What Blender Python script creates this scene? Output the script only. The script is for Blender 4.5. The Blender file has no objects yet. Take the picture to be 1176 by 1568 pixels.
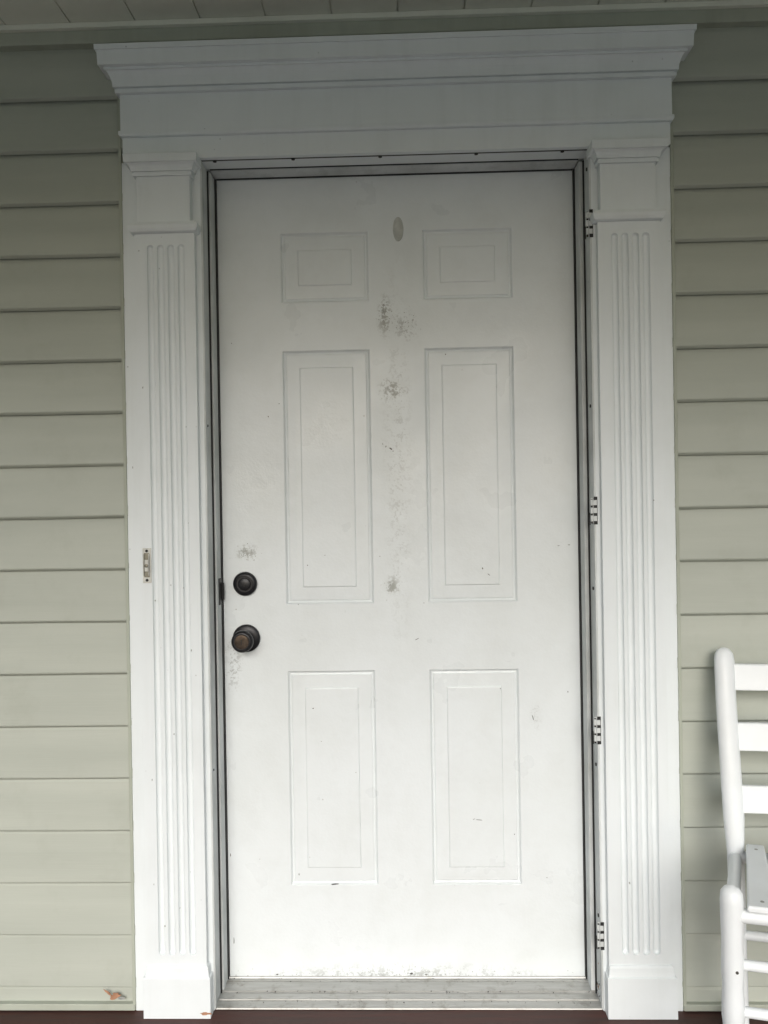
import bpy, bmesh, math, random
from mathutils import Vector, Matrix
random.seed(7)
scene=bpy.context.scene
col=scene.collection

# ---------------------------------------------------------------- materials
def newmat(name):
    m=bpy.data.materials.new(name); m.use_nodes=True
    nt=m.node_tree; return m,nt,nt.nodes["Principled BSDF"]
def N(nt,t,**kw):
    n=nt.nodes.new(t)
    for k,v in kw.items():
        if k in n.inputs: n.inputs[k].default_value=v
        else: setattr(n,k,v)
    return n
def ramp(nt,src,stops):
    r=nt.nodes.new('ShaderNodeValToRGB'); e=r.color_ramp.elements
    while len(e)<len(stops): e.new(0.5)
    for i,(p,c) in enumerate(stops):
        e[i].position=p; e[i].color=(c if isinstance(c,tuple) else (c,c,c))+(1,)
    nt.links.new(src,r.inputs[0]); return r.outputs[0]
def mix(nt,fac,a,b):
    m=nt.nodes.new('ShaderNodeMix'); m.data_type='RGBA'
    for v,s in ((fac,m.inputs[0]),(a,m.inputs[6]),(b,m.inputs[7])):
        if isinstance(v,(int,float)): s.default_value=v
        elif isinstance(v,tuple): s.default_value=v+(1,)
        else: nt.links.new(v,s)
    return m.outputs[2]
def math_(nt,op,a,b=0.0):
    m=nt.nodes.new('ShaderNodeMath'); m.operation=op
    for v,s in ((a,m.inputs[0]),(b,m.inputs[1])):
        if isinstance(v,(int,float)): s.default_value=v
        else: nt.links.new(v,s)
    return m.outputs[0]
def coord(nt,scale=(1,1,1)):
    tc=nt.nodes.new('ShaderNodeTexCoord'); mp=nt.nodes.new('ShaderNodeMapping')
    mp.inputs['Scale'].default_value=scale
    nt.links.new(tc.outputs['Object'],mp.inputs[0]); return mp.outputs[0]
def noise(nt,vec,scale,detail=4,rough=.55):
    n=N(nt,'ShaderNodeTexNoise'); n.inputs['Scale'].default_value=scale
    n.inputs['Detail'].default_value=detail; n.inputs['Roughness'].default_value=rough
    nt.links.new(vec,n.inputs['Vector']); return n.outputs['Fac']
def bump(nt,b,h,dist,strength=.5):
    n=nt.nodes.new('ShaderNodeBump'); n.inputs['Strength'].default_value=strength; n.inputs['Distance'].default_value=dist
    nt.links.new(h,n.inputs['Height']); nt.links.new(n.outputs[0],b.inputs['Normal'])

def paint(name,base,dirt,rough=.45,dirt_amt=.35,streak=True,specks=True,bd=.0006,lo=.45,hi=.75):
    m,nt,b=newmat(name); v=coord(nt); vs=coord(nt,(6,6,.5))
    n1=ramp(nt,noise(nt,v,5,5,.6),[(lo,0.),(hi,1.)])
    f=n1
    if streak: f=math_(nt,'ADD',n1,ramp(nt,noise(nt,vs,4,4,.6),[(.5,0.),(.8,1.)]))
    f=math_(nt,'MULTIPLY',f,dirt_amt)
    c=mix(nt,f,base,dirt)
    if specks:
        vo=N(nt,'ShaderNodeTexVoronoi'); vo.inputs['Scale'].default_value=28; nt.links.new(v,vo.inputs['Vector'])
        s=ramp(nt,vo.outputs['Distance'],[(.03,1.),(.07,0.)])
        g=ramp(nt,noise(nt,v,3,2),[(.55,0.),(.62,1.)])
        c=mix(nt,math_(nt,'MULTIPLY',math_(nt,'MULTIPLY',s,g),.45),c,tuple(x*.35 for x in dirt))
    nt.links.new(c,b.inputs['Base Color']); 
    r=ramp(nt,noise(nt,v,9,3),[(.3,max(rough-.08,0.)),(.7,rough+.1)]); nt.links.new(r,b.inputs['Roughness'])
    bump(nt,b,noise(nt,v,160,2),bd,.35)
    return m

M_WHITE=paint('white_trim_paint',(.79,.835,.85),(.53,.56,.53),.5,.16)
M_JAMB=paint('dirty_jamb_paint',(.69,.72,.72),(.33,.35,.33),.55,.55,lo=.4,hi=.7)
M_CHAIR=paint('white_chair_paint',(.80,.835,.85),(.5,.49,.44),.42,.18,streak=False)
def simple(name,c,rough,metal=0.,var=.25,sc=30):
    m,nt,b=newmat(name); v=coord(nt)
    n=noise(nt,v,sc,4)
    c2=tuple(x*(1-var) for x in c); c3=tuple(min(1,x*(1+var)) for x in c)
    nt.links.new(mix(nt,ramp(nt,n,[(.3,0.),(.7,1.)]),c2,c3),b.inputs['Base Color'])
    b.inputs['Roughness'].default_value=rough; b.inputs['Metallic'].default_value=metal
    return m
M_BLACK=simple('black_rubber',(.012,.012,.013),.6)
M_DARK=simple('dark_gap',(.03,.03,.028),.8)
M_IRON=simple('matte_black_hardware',(.014,.014,.016),.36,.3,.3,60)
M_BRONZE=simple('worn_bronze',(.085,.065,.05),.32,.85,.4,90)
M_STEEL=simple('galvanised_steel',(.42,.42,.40),.45,.7,.3,60)
M_PLATE=simple('doorbell_plastic',(.62,.62,.58),.5,0,.1,60)
M_BRASS=simple('doorbell_contacts',(.22,.21,.17),.4,.7,.3,60)
M_CHIP=simple('chipped_paint_dark',(.07,.065,.06),.8,0,.4,200)
M_CHIPL=simple('worn_paint_grey',(.34,.35,.33),.7,0,.35,150)
M_RUST=simple('bare_wood_orange',(.42,.22,.13),.8,0,.25,60)

def door_mat():
    m,nt,b=newmat('door_paint'); v=coord(nt)
    n1=ramp(nt,noise(nt,v,2.6,5,.6),[(.42,0.),(.72,1.)])
    c=mix(nt,math_(nt,'MULTIPLY',n1,.30),(.79,.835,.85),(.62,.65,.62))
    sep=nt.nodes.new('ShaderNodeSeparateXYZ'); nt.links.new(v,sep.inputs[0])
    gr=ramp(nt,noise(nt,v,11,6,.72),[(.46,0.),(.66,1.)])
    fine=noise(nt,v,150,4,.75); mid=noise(nt,v,42,4,.65)
    tot=None
    for (x,z,rx,rz,a) in [(-.028,1.680,.024,.065,1.),(.02,1.655,.05,.05,.65),(-.010,1.492,.046,.042,1.),
                          (-.022,.994,.026,.034,1.),(-.39,1.085,.035,.03,.9),(-.43,.80,.03,.09,.65),
                          (.34,.66,.02,.04,.35),(.0,1.32,.045,.55,.34),(0,-.01,.45,.05,.75)]:
        dx=math_(nt,'DIVIDE',math_(nt,'SUBTRACT',sep.outputs[0],x),rx)
        dz=math_(nt,'DIVIDE',math_(nt,'SUBTRACT',sep.outputs[2],z),rz)
        d=math_(nt,'SQRT',math_(nt,'ADD',math_(nt,'MULTIPLY',dx,dx),math_(nt,'MULTIPLY',dz,dz)))
        w=math_(nt,'MULTIPLY',ramp(nt,d,[(.25,1.),(1.0,0.)]),a)
        tot=w if tot is None else math_(nt,'MAXIMUM',tot,w)
    sm=math_(nt,'ADD',math_(nt,'MULTIPLY',mid,.55),math_(nt,'MULTIPLY',fine,.55))
    th=ramp(nt,math_(nt,'ADD',sm,math_(nt,'MULTIPLY',tot,.06)),[(.585,0.),(.63,1.)])
    c=mix(nt,math_(nt,'MULTIPLY',math_(nt,'MULTIPLY',tot,th),.85),c,(.29,.30,.28))
    c=mix(nt,math_(nt,'MULTIPLY',math_(nt,'MULTIPLY',tot,gr),.32),c,(.43,.45,.42))
    c=mix(nt,math_(nt,'MULTIPLY',gr,.07),c,(.45,.46,.42))
    vo=N(nt,'ShaderNodeTexVoronoi'); vo.inputs['Scale'].default_value=17; nt.links.new(v,vo.inputs['Vector'])
    s=ramp(nt,vo.outputs['Distance'],[(.02,1.),(.045,0.)])
    gg=ramp(nt,noise(nt,v,4,2),[(.5,0.),(.6,1.)])
    c=mix(nt,math_(nt,'MULTIPLY',math_(nt,'MULTIPLY',s,gg),.5),c,(.25,.24,.2))
    nt.links.new(c,b.inputs['Base Color'])
    nt.links.new(ramp(nt,noise(nt,v,6,4),[(.3,.24),(.7,.42)]),b.inputs['Roughness'])
    h=math_(nt,'ADD',math_(nt,'MULTIPLY',noise(nt,v,6,3),9.),noise(nt,v,140,2))
    bump(nt,b,h,.0007,.5)
    return m
M_DOOR=door_mat()

def siding_mat():
    m,nt,b=newmat('vinyl_siding'); v=coord(nt); vg=coord(nt,(3,3,90)); vl=coord(nt,(.7,1,7))
    n1=ramp(nt,noise(nt,vl,2,4),[(.35,0.),(.7,1.)])
    c=mix(nt,n1,(.415,.440,.385),(.465,.490,.430))
    n2=ramp(nt,noise(nt,v,7,6,.7),[(.55,0.),(.8,1.)])
    c=mix(nt,math_(nt,'MULTIPLY',n2,.30),c,(.31,.32,.26))
    nt.links.new(c,b.inputs['Base Color']); b.inputs['Roughness'].default_value=.5
    bump(nt,b,noise(nt,vg,3,4),.0008,.3)
    return m
M_SIDE=siding_mat()
M_CEIL=paint('soffit_vinyl',(.78,.80,.71),(.58,.59,.50),.55,.2,specks=False)
M_TRIMB=paint('siding_channel',(.42,.45,.38),(.3,.31,.25),.6,.4,specks=False)
def floor_mat():
    m,nt,b=newmat('porch_floor_paint'); v=coord(nt,(1,12,1))
    n=ramp(nt,noise(nt,v,5,6,.65),[(.35,0.),(.7,1.)])
    nt.links.new(mix(nt,n,(.075,.026,.020),(.045,.026,.022)),b.inputs['Base Color']); b.inputs['Roughness'].default_value=.6
    bump(nt,b,noise(nt,v,30,4),.001,.5); return m
M_FLOOR=floor_mat()
def thr_mat():
    m,nt,b=newmat('worn_aluminium_threshold'); v=coord(nt,(1,14,14)); v2=coord(nt)
    n=ramp(nt,noise(nt,v,10,6,.7),[(.3,0.),(.7,1.)]); n2=ramp(nt,noise(nt,v2,26,6,.72),[(.54,0.),(.70,1.)])
    c=mix(nt,n,(.52,.525,.51),(.40,.40,.38)); c=mix(nt,math_(nt,'MULTIPLY',n2,.55),c,(.20,.18,.15))
    nt.links.new(c,b.inputs['Base Color']); b.inputs['Roughness'].default_value=.42; b.inputs['Metallic'].default_value=.55
    bump(nt,b,n2,.0005,.3); return m
M_THR=thr_mat()
def grass_mat():
    m,nt,b=newmat('grass'); v=coord(nt)
    n=noise(nt,v,1.3,8,.7); c=ramp(nt,n,[(.3,(.06,.09,.035)),(.7,(.12,.15,.06))])
    nt.links.new(c,b.inputs['Base Color']); b.inputs['Roughness'].default_value=.9; return m
M_GRASS=grass_mat()
M_CONC=simple('pale_concrete',(.46,.46,.45),.85,0,.12,8)

# ---------------------------------------------------------------- mesh helpers
def empty(name,loc=(0,0,0)):
    e=bpy.data.objects.new(name,None); e.location=loc; e.empty_display_size=.1; col.objects.link(e); return e
def mkobj(name,verts,faces,mat,parent=None,bevel=0,smooth=False,seg=2):
    me=bpy.data.meshes.new(name); me.from_pydata([tuple(v) for v in verts],[],faces); me.update()
    bm=bmesh.new(); bm.from_mesh(me); bmesh.ops.recalc_face_normals(bm,faces=bm.faces); bm.to_mesh(me); bm.free()
    o=bpy.data.objects.new(name,me); col.objects.link(o)
    for mm in (mat if isinstance(mat,list) else [mat]): me.materials.append(mm)
    if parent: o.parent=parent
    if bevel:
        md=o.modifiers.new('b','BEVEL'); md.width=bevel; md.segments=seg; md.limit_method='ANGLE'
    if smooth:
        for p in me.polygons: p.use_smooth=True
    return o
def box(name,x0,x1,y0,y1,z0,z1,mat,parent=None,bevel=.0015):
    v=[(x,y,z) for x in (x0,x1) for y in (y0,y1) for z in (z0,z1)]
    f=[(0,1,3,2),(4,6,7,5),(0,4,5,1),(2,3,7,6),(0,2,6,4),(1,5,7,3)]
    return mkobj(name,v,f,mat,parent,bevel)
def mould(name,x0,x1,yf,yb,prof,mat,parent,bevel=0):
    v=[];f=[]
    for z,o in prof:
        v+=[(x0-o,yb,z),(x0-o,yf-o,z),(x1+o,yf-o,z),(x1+o,yb,z)]
    n=len(prof)
    for i in range(n-1):
        a=4*i;b=a+4
        for j in range(4):
            k=(j+1)%4; f.append((a+j,a+k,b+k,b+j))
    f.append((0,1,2,3)); f.append(tuple(4*(n-1)+j for j in (3,2,1,0)))
    return mkobj(name,v,f,mat,parent,bevel)
def tube(name,pts,rad,mat,parent=None,seg=16,flat=None):
    pts=[Vector(p) for p in pts]; v=[];f=[]
    if not isinstance(rad,(list,tuple)): rad=[rad]*len(pts)
    for i,p in enumerate(pts):
        d=(pts[min(i+1,len(pts)-1)]-pts[max(i-1,0)]).normalized()
        ref=Vector((1,0,0)) if abs(d.x)<.8 else Vector((0,0,1))
        a=(ref-d*ref.dot(d)).normalized(); b=d.cross(a)
        sx,sy=flat or (1,1)
        for k in range(seg):
            t=2*math.pi*k/seg; v.append(p+a*math.cos(t)*rad[i]*sx+b*math.sin(t)*rad[i]*sy)
    for i in range(len(pts)-1):
        for k in range(seg):
            f.append((i*seg+k,i*seg+(k+1)%seg,(i+1)*seg+(k+1)%seg,(i+1)*seg+k))
    f.append(tuple(range(seg))); f.append(tuple((len(pts)-1)*seg+k for k in range(seg)))
    o=mkobj(name,v,f,mat,parent,0,True); 
    md=o.modifiers.new('e','EDGE_SPLIT'); md.split_angle=math.radians(50)
    return o
def lathe_y(name,cx,cz,prof,mat,parent,seg=48):
    """prof [(y,r)] : rings revolved about the Y axis"""
    v=[];f=[]
    for y,r in prof:
        r=max(r,.0002)
        for k in range(seg):
            t=2*math.pi*k/seg; v.append((cx+r*math.cos(t),y,cz+r*math.sin(t)))
    for i in range(len(prof)-1):
        for k in range(seg): f.append((i*seg+k,i*seg+(k+1)%seg,(i+1)*seg+(k+1)%seg,(i+1)*seg+k))
    f.append(tuple((len(prof)-1)*seg+k for k in range(seg)))
    o=mkobj(name,v,f,mat,parent,0,True); md=o.modifiers.new('e','EDGE_SPLIT'); md.split_angle=math.radians(40); return o
def blob(name,x,z,y,sx,sz,mat,parent,n=9,ang=0,th=.0004):
    c=[];
    for k in range(n):
        t=2*math.pi*k/n; r=random.uniform(.5,1.1); a=math.cos(t)*r*sx; b=math.sin(t)*r*sz
        c.append((x+a*math.cos(ang)-b*math.sin(ang),z+a*math.sin(ang)+b*math.cos(ang)))
    v=[(a,y,b) for a,b in c]+[(a,y+th+.001,b) for a,b in c]
    f=[tuple(range(n))]+[(k,(k+1)%n,n+(k+1)%n,n+k) for k in range(n)]
    return mkobj(name,v,f,mat,parent)
def join(name,objs,parent=None):
    bpy.context.view_layer.update()
    dg=bpy.context.evaluated_depsgraph_get(); bm=bmesh.new(); mats=[]
    for o in objs:
        ev=o.evaluated_get(dg); me=bpy.data.meshes.new_from_object(ev); me.transform(o.matrix_world)
        for p in me.polygons:
            mt=me.materials[p.material_index]
            if mt not in mats: mats.append(mt)
            p.material_index=mats.index(mt)
        bm.from_mesh(me)
    me=bpy.data.meshes.new(name); bm.to_mesh(me); bm.free()
    for mt in mats: me.materials.append(mt)
    for o in objs: bpy.data.objects.remove(o)
    n=bpy.data.objects.new(name,me); col.objects.link(n); n.parent=parent; return n

FLOOR=-.015
# ---------------------------------------------------------------- front door
door=empty('front_door')
XS=[-.4515,-.291,-.067,.071,.297,.4515]; ZS=[0,.232,.780,.950,1.597,1.719,1.897,2.036]
PZ=[(.232,.780),(.950,1.597),(1.719,1.897)]
prof=[(0,0),(.0015,.0012),(.0042,.0060),(.0072,.0072),(.0100,.0062),(.0115,.0042),(.030,.0036),(.043,.0034),(.0450,.0008),(.0470,.0003)]
v=[];f=[]
def quad(a,b,c,d):
    i=len(v); v.extend([a,b,c,d]); f.append((i,i+1,i+2,i+3))
for i in range(5):
    for j in range(7):
        x0,x1,z0,z1=XS[i],XS[i+1],ZS[j],ZS[j+1]
        if i in (1,3) and (z0,z1) in PZ:
            R=[[(x0+a,y,z0+a),(x1-a,y,z0+a),(x1-a,y,z1-a),(x0+a,y,z1-a)] for a,y in prof]
            for p,q in zip(R,R[1:]):
                for k in range(4): quad(p[k],p[(k+1)%4],q[(k+1)%4],q[k])
            quad(*R[-1])
        else: quad((x0,0,z0),(x1,0,z0),(x1,0,z1),(x0,0,z1))
X0,X1,Z0,Z1=-.4515,.4515,0,2.036
for a,b in (((X0,Z0),(X1,Z0)),((X1,Z0),(X1,Z1)),((X1,Z1),(X0,Z1)),((X0,Z1),(X0,Z0))):
    quad((a[0],0,a[1]),(b[0],0,b[1]),(b[0],.044,b[1]),(a[0],.044,a[1]))
quad((X0,.044,Z0),(X1,.044,Z0),(X1,.044,Z1),(X0,.044,Z1))
slab=mkobj('door_slab',v,f,M_DOOR,door)
bm=bmesh.new(); bm.from_mesh(slab.data); bmesh.ops.remove_doubles(bm,verts=bm.verts,dist=1e-5); bmesh.ops.recalc_face_normals(bm,faces=bm.faces); bm.to_mesh(slab.data); bm.free()

lathe_y('deadbolt',-.395,1.005,[(.001,.030),(-.004,.031),(-.010,.0295),(-.0125,.027),(-.0135,.022),(-.012,.021),(-.012,.016),(-.016,.0155),(-.017,.014),(-.017,.0)],M_IRON,door)
box('deadbolt_keyway',-.3962,-.3938,-.0178,-.0165,.999,1.011,M_DARK,door,0)
lathe_y('knob_rose',-.394,.866,[(.001,.034),(-.003,.0355),(-.007,.0345),(-.010,.030),(-.011,.022),(-.013,.012)],M_IRON,door)
lathe_y('door_knob',-.394,.866,[(-.010,.014),(-.026,.0125),(-.032,.015),(-.036,.021),(-.042,.0255),(-.049,.0275),(-.056,.027),(-.060,.0245),(-.062,.021),(-.0615,.018),(-.060,.017)],M_IRON,door)
lathe_y('knob_face',-.394,.866,[(-.058,.0178),(-.0625,.0175),(-.0632,.010),(-.0632,0)],M_BRONZE,door)
box('knob_keyway',-.3952,-.3928,-.0642,-.063,.860,.872,M_DARK,door,0)

def oval(name,cx,cz,rx,rz,ri,y0,mat,par,n=40):
    v=[];f=[]
    for k in range(n):
        t=2*math.pi*k/n; c,s=math.cos(t),math.sin(t)
        v+=[(cx+rx*c,y0+.0012,cz+rz*s),(cx+rx*.97*c,y0,cz+rz*.97*s),(cx+rx*ri*c,y0,cz+rz*ri*s),(cx+rx*ri*.93*c,y0+.0006,cz+rz*ri*.97*s)]
    for k in range(n):
        a=4*k;b=4*((k+1)%n)
        for j in range(3): f.append((a+j,b+j,b+j+1,a+j+1))
    f.append(tuple(4*k+3 for k in range(n)))
    return mkobj(name,v,f,mat,par)
M_GHOST=simple('knocker_ghost_paint',(.50,.52,.49),.5,0,.16,40)
oval('knocker_mark',.010,1.900,.0135,.031,.72,-.0011,M_GHOST,door)

chips=[(-.030,1.708,.0045,.0035,0),(-.329,1.431,.0018,.0022,0),(-.301,1.463,.0014,.0014,0),(-.038,1.355,.0014,.0035,.3),(-.030,1.349,.0014,.003,-.4),(-.018,1.343,.0055,.0020,-.6),
 (-.012,1.337,.0018,.0018,0),(.041,.858,.006,.0009,.5),(-.227,.684,.0022,.0015,0),(-.207,.600,.0016,.0012,0),(.331,.655,.0011,.007,.25),(.192,.397,.011,.0009,-.1),(.178,.399,.004,.0008,.4),
 (-.180,.2345,.012,.0016,.05),(.402,1.09,.006,.0009,0),(.428,1.092,.0035,.0014,0),(-.19,1.075,.0014,.0014,0),(-.235,1.05,.0014,.0014,0),(-.26,.95,.002,.0014,0),(.21,1.035,.0016,.003,.4),(.225,1.02,.001,.004,.8),
 (-.37,.30,.001,.0014,0),(.36,.25,.0012,.0012,0),(.25,.73,.0012,.0014,0),(-.12,.52,.0012,.0012,0),(-.42,1.62,.001,.0012,0),(.125,1.58,.0016,.002,0),(-.05,1.07,.0012,.0016,0),(.06,.95,.001,.0016,0),(.42,.72,.0012,.0024,0),(-.27,.26,.001,.003,.1),(.28,.36,.001,.0012,0),
 (.012,.006,.006,.003,0),(.05,.004,.004,.0025,0),(-.33,.004,.003,.002,0),(-.44,.09,.0012,.012,0),(-.445,.31,.0012,.006,0)]
cs=[blob('c',x,z,-.0005,sx,sz,M_CHIP if i%3 else M_CHIPL,None,9,a) for i,(x,z,sx,sz,a) in enumerate(chips)]
for i in range(110):
    cxx,czz,s=random.choice([(-.028,1.672,.02),(-.010,1.492,.03),(-.022,.994,.02),(-.39,1.085,.022),(-.028,1.69,.012),(.02,1.66,.03)])
    cs.append(blob('c',random.gauss(cxx,s*.6),random.gauss(czz,s*.75),-.0004,random.uniform(.0006,.0016),random.uniform(.0006,.0024),M_CHIPL,None,7,random.uniform(0,3)))
for i in range(40):
    cs.append(blob('c',random.uniform(-.44,.44),abs(random.gauss(0,.012))+.001,-.0004,random.uniform(.0006,.002),random.uniform(.0005,.0016),M_CHIPL,None,7,random.uniform(0,3)))
join('paint_chips',cs,door)
box('bottom_sweep',-.448,.448,.003,.03,-.012,-.001,M_BLACK,door,0)

# ---------------------------------------------------------------- door frame
frame=empty('door_frame')
ZT=2.037
for s,nm in ((-1,'l'),(1,'r')):
    xi=.463 if s<0 else .468
    def bx(n,a,b,*r,**k): 
        lo,hi=sorted((s*a,s*b)); return box(n,lo,hi,*r,**k)
    bx('jamb_'+nm,xi,xi+.03,-.108,.06,FLOOR,ZT+.03,M_JAMB,frame)
    bx('stop_'+nm,.4552,xi-.0002,-.050,-.009,FLOOR+.004,ZT-.001,M_JAMB,frame)
    bx('shadow_line_'+nm,xi-.0035,xi-.0001,-.0545,-.0505,FLOOR+.004,ZT-.001,M_BLACK,frame,bevel=0)  # black strip drawn in for the shadow line beside the stop
    bx('weatherstrip_'+nm,.4525,xi-.0003,-.0085,.012,FLOOR+.004,ZT-.001,M_BLACK,frame,bevel=0)
    bx('inner_jamb_'+nm,.4535,xi-.0005,.013,.06,FLOOR+.004,ZT-.001,M_DARK,frame,bevel=0)
    bx('outer_bead_'+nm,xi-.003,xi+.004,-.1115,-.098,FLOOR+.004,ZT-.002,M_JAMB,frame)
    bx('bead_gap_'+nm,xi-.0012,xi+.001,-.0975,-.0945,FLOOR+.004,ZT-.002,M_BLACK,frame,bevel=0)
box('head_jamb',-.463,.468,-.108,.06,ZT+.006,ZT+.03,M_JAMB,frame)
box('head_stop',-.4550,.4550,-.050,-.006,ZT+.0002,ZT+.0058,M_JAMB,frame)
box('head_shadow_line',-.4548,.4548,-.0545,-.0505,ZT+.002,ZT+.0057,M_BLACK,frame,0)  # recess shadow carried across the head as a black strip
box('head_weatherstrip',-.452,.452,-.0055,.012,ZT-.0005,ZT+.0056,M_BLACK,frame,0)
box('head_gasket',-.462,.467,-.1085,-.103,ZT+.0003,ZT+.0057,M_BLACK,frame,0)
for x in (-.43,-.24,-.03,.20,.405): tube('head_screw',[(x,-.104,ZT-.002),(x,-.104,ZT+.003)],.0045,M_DARK,frame,10)
box('strike_plate',-.4562,-.4532,-.036,-.0095,.955,1.022,M_IRON,frame,.001)
box('strike_lip',-.4625,-.4465,-.0145,-.0118,.966,1.010,M_IRON,frame,.001)
for hz in (1.86,1.178,.655,.165):
    p=[box('h',.4592,.4675,-.107,-.1045,hz-.030,hz+.030,M_JAMB,None,.0006)]
    for k in range(3):
        z0=hz-.026+k*.019
        p.append(tube('h',[(.4600,-.1095,z0),(.4600,-.1095,z0+.0145)],.0034,M_JAMB,None,12))
        p.append(box('h',.4625,.4715,-.1135,-.1122,z0+.001,z0+.013,M_JAMB,None,.0004))
    p.append(tube('h',[(.4600,-.1095,hz-.031),(.4600,-.1095,hz+.028)],.0022,M_DARK,None,8))
    p.append(box('h',.4560,.4575,-.108,-.100,hz-.034,hz-.005,M_DARK,None,0))
    p.append(box('h',.4645,.4728,-.1128,-.1118,hz-.033,hz+.033,M_BLACK,None,0))
    join('storm_hinge',p,frame)
for z in (2.0,1.43,.99,.565,.20): tube('jamb_screw',[(.4675,-.085,z),(.4655,-.085,z)],.0042,M_DARK,frame,10)
for z in (1.40,.56): tube('jamb_screw',[(-.4625,-.09,z),(-.4605,-.09,z)],.003,M_DARK,frame,10)
fj=[]
for i in range(26):
    z=abs(random.gauss(0,.045))+FLOOR+.006; y=random.uniform(-.10,-.055)
    s=random.uniform(.001,.004)
    fj.append(tube('d',[(.4678,y,z),(.4672,y,z)],s*.7,random.choice([M_CHIP,M_RUST,M_CHIPL]),None,7))
join('flaked_paint',fj,frame)

# ---------------------------------------------------------------- door surround
sur=empty('door_surround')
def shaft(name,x0,x1,cent,z0,z1,fz0,fz1,yf,par):
    nx=int((x1-x0)/.001)+1
    xs=[x0+(x1-x0)*i/(nx-1) for i in range(nx)]
    r=.0078; ze=[fz0-.012+i*.0012 for i in range(22)]; zt=[fz1+.012-i*.0012 for i in range(22)][::-1]
    zs=[z0]+ze+[fz0+.1+i*(fz1-fz0-.2)/12 for i in range(13)]+zt+[z1]
    v=[];f=[]
    for z in zs:
        zc=min(max(z,fz0+r),fz1-r)
        for x in xs:
            d=min(math.hypot(x-c,z-zc) for c in cent)
            v.append((x,yf+(.0078*(max(0,1-(d/r)**2))**.5 if d<r else 0),z))
    for j in range(len(zs)-1):
        for i in range(nx-1):
            a=j*nx+i; f.append((a,a+1,a+nx+1,a+nx))
    base=len(v)
    for z in (z0,z1): v+=[(x0,-.095,z),(x1,-.095,z)]
    Lr=(len(zs)-1)*nx
    f.append((0,base,base+2,Lr)); f.append((nx-1,base+1,base+3,Lr+nx-1))
    return mkobj(name,v,f,M_WHITE,par)
for nm,bx0,bx1,sx0,sx1,cent,kx0,kx1 in (
   ('l',-.655,-.4635,-.620,-.476,(-.583,-.5585,-.5335,-.509),-.612,-.484),
   ('r',.4685,.657,.479,.624,(.518,.5425,.567,.5915),.485,.614)):
    box('backing_board_'+nm,bx0,bx1,-.112,-.06,FLOOR,2.036,M_WHITE,sur,.002)
    shaft('fluted_shaft_'+nm,sx0,sx1,cent,.09,1.864,.130,1.829,-.129,sur)
    mould('capital_block_'+nm,kx0,kx1,-.134,-.10,[(1.878,0),(2.0,0)],M_WHITE,sur,.001)
    mould('neck_mould_'+nm,kx0-.004,kx1+.004,-.131,-.10,[(1.856,0),(1.8565,.007),(1.858,.011),(1.864,.0145),(1.871,.016),(1.876,.0145),(1.8765,.009),(1.8815,.008),(1.8825,.001)],M_WHITE,sur)
    mould('capital_mould_'+nm,kx0,kx1,-.134,-.10,[(1.990,0),(1.9902,.006),(1.997,.0065),(1.9972,.0045),(2.0,.0045),(2.0002,.009),(2.006,.0098),(2.012,.0125),(2.0165,.017),(2.0168,.0225),(2.035,.0235),(2.0365,.0225)],M_WHITE,sur)
    mould('plinth_'+nm,sx0+.004,sx1-.000,-.130,-.10,[(FLOOR,.0105),(.080,.0105),(.0815,.0095),(.082,.007),(.092,.0055),(.102,.0045),(.106,.001)],M_WHITE,sur,.0008)
box('lower_fascia',-.648,.655,-.122,-.06,2.0375,2.096,M_WHITE,sur,.0015)
mould('fascia_lip',-.644,.651,-.124,-.06,[(2.0895,0),(2.0897,.007),(2.094,.0095),(2.0985,.0095),(2.102,.009),(2.1025,.0075)],M_WHITE,sur)
box('upper_fascia',-.649,.656,-.1315,-.06,2.1015,2.203,M_WHITE,sur,.001)
mould('crown_mould',-.649,.656,-.133,-.06,[(2.188,0),(2.1883,.008),(2.196,.0085),(2.1965,.0045),(2.200,.0045),(2.2003,.012),(2.208,.0125),(2.214,.0135),(2.221,.0155),(2.228,.0190),(2.233,.0225),(2.2332,.0265),(2.2385,.0270),(2.2388,.037),(2.272,.0385),(2.2722,.0425),(2.284,.043)],M_WHITE,sur)
tc=[]
for (x,z) in [(-.606,1.49),(-.60,.55),(-.585,.98),(-.50,.86),(-.49,.80),(-.64,1.3),(-.575,.20),(.53,.3),(.60,1.2),(.62,.7),(-.545,.66),(-.60,.3)]:
    tc.append(blob('c',x,z,-.1295 if abs(x)>.476 and abs(x)<.62 else -.1125,random.uniform(.001,.002),random.uniform(.001,.004),M_CHIPL,None,8))
tc.append(blob('c',-.478,-.002,-.1410,.016,.004,M_RUST,None,13)); 
join('trim_chips',tc,sur)

bell=empty('doorbell')
box('plate',-.6135,-.5925,-.1315,-.1282,1.022,1.106,M_PLATE,bell,.002)
box('recess',-.6095,-.5965,-.1325,-.1310,1.036,1.094,M_BRASS,bell,.0005)
box('contact',-.6075,-.5985,-.1355,-.1320,1.050,1.078,M_PLATE,bell,.001)
box('rail_l',-.6105,-.6085,-.1365,-.1310,1.040,1.092,M_STEEL,bell,.0004)
box('rail_r',-.5978,-.5960,-.1365,-.1310,1.040,1.092,M_STEEL,bell,.0004)
for z in (1.029,1.099): lathe_y('screw',-.603,z,[(-.1312,.0036),(-.1330,.0032),(-.1332,0)],M_DARK,bell,12)
lathe_y('button',-.603,1.064,[(-.135,.0045),(-.1375,.0042),(-.138,0)],M_BRASS,bell,16)

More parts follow.
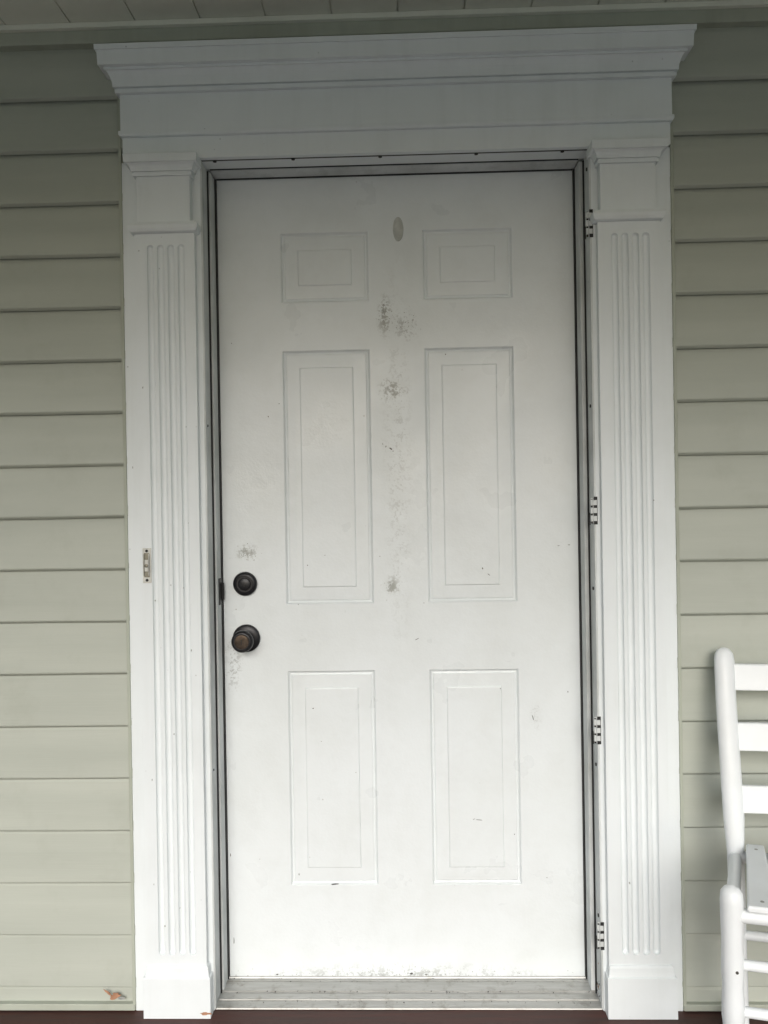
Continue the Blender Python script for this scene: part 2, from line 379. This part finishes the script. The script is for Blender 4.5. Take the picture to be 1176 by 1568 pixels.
# ---------------------------------------------------------------- threshold
thr=empty('door_threshold')
pr=[(.04,-.0135),(.04,.0005),(-.004,.0005),(-.006,-.0025),(-.011,-.0028),(-.0125,-.0005),(-.018,-.0010),(-.0185,-.0035),(-.022,-.0035),(-.0225,-.0012),(-.052,-.0042),(-.0525,-.0085),(-.060,-.0088),(-.0605,-.0060),(-.080,-.0072),(-.0805,-.0095),(-.100,-.0105),(-.106,-.0118),(-.107,-.0145)]
n=len(pr); v=[(-.4625,y,z) for y,z in pr]+[(.4675,y,z) for y,z in pr]
f=[(i,(i+1)%n,n+(i+1)%n,n+i) for i in range(n)]+[tuple(range(n)),tuple(range(2*n-1,n-1,-1))]
mkobj('tread',v,f,M_THR,thr)
deb=[]
for i in range(90):
    x=random.uniform(-.45,.46); y=random.choice([-.056,-.02,-.09,-.004])+random.uniform(-.004,.004)
    s=random.uniform(.0006,.002)
    deb.append(tube('d',[(x,y,-.006),(x+s,y+s*.4,-.001 if y>-.03 else -.004 if y>-.06 else -.008)],s*.6,M_CHIP,None,6))
join('debris',deb,thr)

# ---------------------------------------------------------------- siding wall
wall=empty('siding_wall')
Z0s=.041; SP=.1267
def course(k,xa,xb,name):
    z0=Z0s+SP*k
    n=max(2,int((xb-xa)/.05)); v=[];f=[]
    ph=random.uniform(0,6); am=random.uniform(.0002,.0007)
    sec=[(-.092,.0120),(-.1020,.0100),(-.1035,.0008),(-.1050,0),(-.1125,.0048),(-.1132,.0075),(-.1118,.022),(-.1060,.075),(-.1000,.118),(-.0945,SP+.012)]
    for i in range(n+1):
        x=xa+(xb-xa)*i/n
        dz=am*math.sin(x*4.1+ph)+am*.5*math.sin(x*11+ph*2); dy=.0006*math.sin(x*3+ph*1.7)
        for y,z in sec: v.append((x,y+dy,z0+z-.002+dz))
    m=len(sec)
    for i in range(n):
        for j in range(m-1):
            a=i*m+j; f.append((a,a+1,a+m+1,a+m))
    return mkobj(name,v,f,M_SIDE,None)
pcs=[]
for k in range(-1,18):
    if k<16:
        pcs.append(course(k,-3.2,-.653,'s')); pcs.append(course(k,.655,3.2,'s'))
    else: pcs.append(course(k,-3.2,3.2,'s'))
lap=join('lap_siding',pcs,wall)
box('j_channel_l',-.662,-.6545,-.1145,-.08,-.002,2.20,M_TRIMB,wall,.001)
box('j_channel_r',.6565,.664,-.1145,-.08,-.002,2.20,M_TRIMB,wall,.001)
for a,b in ((-3.2,-.6552),(.6572,3.2)):
    box('starter_board',a,b,-.1165,-.08,-.012,.004,M_TRIMB,wall,.002)
    box('wall_behind',a,b,-.088,.08,-.6,2.6,M_TRIMB,wall,0)
box('wall_above_door',-.6552,.6572,-.058,.08,2.068,2.6,M_TRIMB,wall,0)
box('room_behind_door',-.6552,.6572,.062,.08,-.3,2.068,M_DARK,wall,0)
box('ceiling_channel',-3.2,3.2,-.1195,-.08,2.322,2.3645,M_TRIMB,wall,.002)
box('ceiling_channel_lip',-3.2,3.2,-.132,-.1198,2.352,2.3645,M_CEIL,wall,.001)
pt=[blob('c',-.704,.022,-.1140,.016,.009,M_RUST,None,14,.2),blob('c',-.722,.030,-.1140,.014,.003,M_RUST,None,13,-.6),blob('c',-.690,.017,-.1142,.010,.005,M_CHIPL,None,12)]
join('peeled_paint_spot',pt,wall)

# ---------------------------------------------------------------- porch
ceil=empty('porch_ceiling')
W6=.1566; x=-.607-W6*17; v=[];f=[]
sx=[]
while x<3.2:
    sx+=[(x,2.365),(x+W6-.0040,2.365),(x+W6-.0036,2.370),(x+W6-.0004,2.370)]; x+=W6
for (a,z) in sx: v+=[(a,-.08,z),(a,-2.45,z)]
for i in range(len(sx)-1): f.append((2*i,2*i+1,2*i+3,2*i+2))
mkobj('soffit_panels',v,f,M_CEIL,ceil)
box('roof_deck',-3.3,3.3,-2.7,.08,2.39,2.6,M_TRIMB,ceil,.004)
beam=empty('unseen_shade_beam')  # unseen beam, height set to block light from the upper wall
box('beam',-3.3,3.3,-2.55,-2.40,2.15,2.364,M_WHITE,beam,.004)
for px in (-2.4,2.4):
    c=empty('porch_column'); 
    box('post',px-.06,px+.06,-2.535,-2.415,FLOOR+.09,2.09,M_WHITE,c,.006)
    mould('base',px-.06,px+.06,-2.535,-2.415,[(FLOOR,.022),(FLOOR+.07,.022),(FLOOR+.09,.004)],M_WHITE,c)
    box('cap',px-.08,px+.08,-2.555,-2.395,2.09,2.149,M_WHITE,c,.004)
fl=empty('porch_floor'); bs=[]
y=-.085
while y>-2.6:
    bs.append(box('b',-3.2,3.2,y-.087,y,FLOOR-.03,FLOOR+random.uniform(-.0006,.0004),M_FLOOR,None,.002)); y-=.0885
join('floor_boards',bs,fl)
box('floor_frame',-3.2,3.2,-2.58,-.085,-.55,FLOOR-.032,M_FLOOR,fl,.004)
mkobj('ground',[(-400,-400,-.55),(400,-400,-.55),(400,400,-.55),(-400,400,-.55)],[(0,1,2,3)],M_GRASS)
mkobj('added_bounce_slab',[(-5,-12,-.546),(5,-12,-.546),(5,-2.62,-.546),(-5,-2.62,-.546)],[(0,1,2,3)],M_CONC)  # unseen pale slab, added to bounce light up onto the porch ceiling
st=empty('porch_steps')
for i in range(2): box('step_%d'%i,-.9,.9,-2.6-.3*(i+1),-2.6-.3*i-.002,-.545,-.19-.18*i,M_CONC,st,.008)

# ---------------------------------------------------------------- rocking chair
ch=empty('rocking_chair')
O=Vector((.728,-.245,0)); t=math.radians(13)
R_=Vector((math.cos(t),-math.sin(t),0)); F_=Vector((-math.sin(t),-math.cos(t),0))
def L(r,fw,z): return O+R_*r+F_*fw+Vector((0,0,z))
BW=.42; FS=.065
def hexa(name,pts,mat,par,bev=.003):
    return mkobj(name,pts,[(0,1,2,3),(7,6,5,4),(0,4,5,1),(1,5,6,2),(2,6,7,3),(3,7,4,0)],mat,par,bev,seg=3)
for side in (0,1):
    s=1 if side==0 else -1; r0=0 if side==0 else BW
    path=[(0,.03,.06),(0,.012,.25),(0,0,.42),(-.001,-.010,.50),(-.003,-.033,.62),(-.004,-.063,.74),(-.002,-.090,.828),(-.002,-.094,.842),(-.003,-.097,.852),(-.004,-.098,.856)]
    rad=[.017,.0175,.018,.0225,.0225,.0225,.0225,.0205,.014,.004]
    tube('back_post_%d'%side,[L(r0+s*a,b,z) for a,b,z in path],rad,M_CHAIR,ch,20,(1,.72))
    rf=-FS if side==0 else BW+FS
    zz=[.045,.10,.13,.20,.24,.262,.285,.32,.34,.36,.40,.44,.470,.486,.494,.4985]
    rr=[.017,.020,.0205,.0175,.0170,.0195,.0195,.0180,.0195,.0195,.0185,.0195,.0200,.0185,.0130,.003]
    tube('front_leg_%d'%side,[L(rf,.315,z) for z in zz],rr,M_CHAIR,ch,24)
    for z in (.20,.31): tube('side_rung_%d'%side,[L(r0,.01,z-.01),L((r0+rf)/2,.16,z),L(rf,.315,z)],[.008,.011,.008],M_CHAIR,ch,12)
    tube('seat_rail_%d'%side,[L(r0,.0,.415),L(rf,.315,.446)],.0125,M_CHAIR,ch,14)
    rk=[]
    for i in range(17):
        q=-.30+i*.8/16; rk.append(L(r0+(rf-r0)*min(max(q/.315,-.3),1.2),q,.0+.0+.005+((q-.12)**2)*.32))
    tube('rocker_%d'%side,rk,.020,M_CHAIR,ch,14,(.7,1))
for z in (.272,.357): tube('front_rung',[L(-FS,.315,z),L(BW/2,.315,z),L(BW+FS,.315,z)],[.009,.0115,.009],M_CHAIR,ch,16)
tube('seat_front_rail',[L(-FS,.318,.447),L(BW+FS,.318,.447)],.0125,M_CHAIR,ch,16)
tube('seat_back_rail',[L(0,0,.415),L(BW,0,.415)],.0125,M_CHAIR,ch,16)
tube('back_rung',[L(0,.01,.25),L(BW,.01,.25)],.010,M_CHAIR,ch,12)
ns=8
for i in range(ns):
    a0=.022+i*(BW-.035)/ns; a1=a0+(BW-.035)/ns-.012
    b0=-FS+.022+i*(BW+2*FS-.044)/ns; b1=b0+(BW+2*FS-.044)/ns-.012
    P=[L(b0,.335,.461),L(b1,.335,.461),L(a1,-.005,.431),L(a0,-.005,.431)]
    hexa('seat_slat_%d'%i,P+[p+Vector((0,0,.013)) for p in P],M_CHAIR,ch,.004)
    for q in (.03,.31):
        w=q/.335; pz=.431+.030*w+.013; r=(a0+(b0-a0)*w+a1+(b1-a1)*w)/2
        c=L(r,q,pz); tube('nail_%d'%i,[c-Vector((0,0,.002)),c+Vector((0,0,.0008))],.0035,M_STEEL,ch,10)
def lean(z): 
    pts=[(.42,0,0),(.50,-.001,-.010),(.62,-.003,-.033),(.74,-.004,-.063),(.86,-.003,-.100)]
    for (a,ra,fa),(b,rb,fb) in zip(pts,pts[1:]):
        if z<=b: w=(z-a)/(b-a); return ra+(rb-ra)*w,fa+(fb-fa)*w
    return pts[-1][1:]
for i,(z0,z1) in enumerate(((.508,.565),(.637,.696),(.764,.821))):
    n=14; v=[];f=[]
    for k in range(n+1):
        w=k/n; bow=-.016*math.sin(math.pi*w)
        for z,y in ((z0,-.006),(z1,-.006),(z1,.006),(z0,.006)):
            r,fw=lean(z); v.append(L(r+.008+(BW-2*r-.016)*w,fw+bow+y,z))
    for k in range(n):
        for j in range(4): f.append((4*k+j,4*k+(j+1)%4,4*k+4+(j+1)%4,4*k+4+j))
    f+= [(0,1,2,3),(4*n+3,4*n+2,4*n+1,4*n)]
    mkobj('back_slat_%d'%i,v,f,M_CHAIR,ch,.003)
wc=[]
for r,q,z in ((-FS+.004,.334,.352),):
    p=L(r,q,z); wc.append(tube('w',[p+F_*-.004,p+F_*.0012],.0028,M_CHIP,None,7))
join('wear_marks',wc,ch)

# ---------------------------------------------------------------- light
EL=27
w=bpy.data.worlds.new("World"); scene.world=w; w.use_nodes=True; nt=w.node_tree
bg=nt.nodes['Background']; sky=nt.nodes.new('ShaderNodeTexSky'); sky.sky_type='NISHITA'; sky.sun_disc=False
sky.sun_elevation=math.radians(EL); sky.sun_rotation=math.radians(180); sky.dust_density=3.5; sky.air_density=1; sky.ozone_density=3
hs=nt.nodes.new('ShaderNodeHueSaturation'); hs.inputs['Saturation'].default_value=.8
nt.links.new(sky.outputs[0],hs.inputs['Color']); nt.links.new(hs.outputs[0],bg.inputs[0]); bg.inputs[1].default_value=.15
sd=bpy.data.lights.new('sun','SUN'); sd.energy=1.5; sd.angle=math.radians(32); sd.color=(1,.995,.985)
so=bpy.data.objects.new('sun',sd); so.rotation_euler=(math.radians(90-EL),0,0); col.objects.link(so)

# ---------------------------------------------------------------- camera
a,b,c=.02656,.00262,-.01647
ca,sa,cb,sb,cc,sc=math.cos(a),math.sin(a),math.cos(b),math.sin(b),math.cos(c),math.sin(c)
B=Matrix(((1,0,0),(0,0,-1),(0,1,0)))
Rm=Matrix(((cc,-sc,0),(sc,cc,0),(0,0,1)))@Matrix(((1,0,0),(0,cb,-sb),(0,sb,cb)))@Matrix(((ca,0,sa),(0,1,0),(-sa,0,ca)))@B
right,down,fwd=Rm[0],Rm[1],Rm[2]
cm=bpy.data.cameras.new('camera'); co=bpy.data.objects.new('camera',cm); col.objects.link(co); scene.camera=co
M=Matrix.Identity(4)
for i in range(3): M[i][0]=right[i]; M[i][1]=-down[i]; M[i][2]=-fwd[i]
M[0][3],M[1][3],M[2][3]=.01306,-1.90966,1.18744
co.matrix_world=M
cm.sensor_fit='VERTICAL'; cm.sensor_height=24; cm.lens=24*1150/1568; cm.clip_start=.02; cm.clip_end=1500
scene.view_settings.view_transform='Standard'; scene.view_settings.look='None'; scene.view_settings.exposure=0
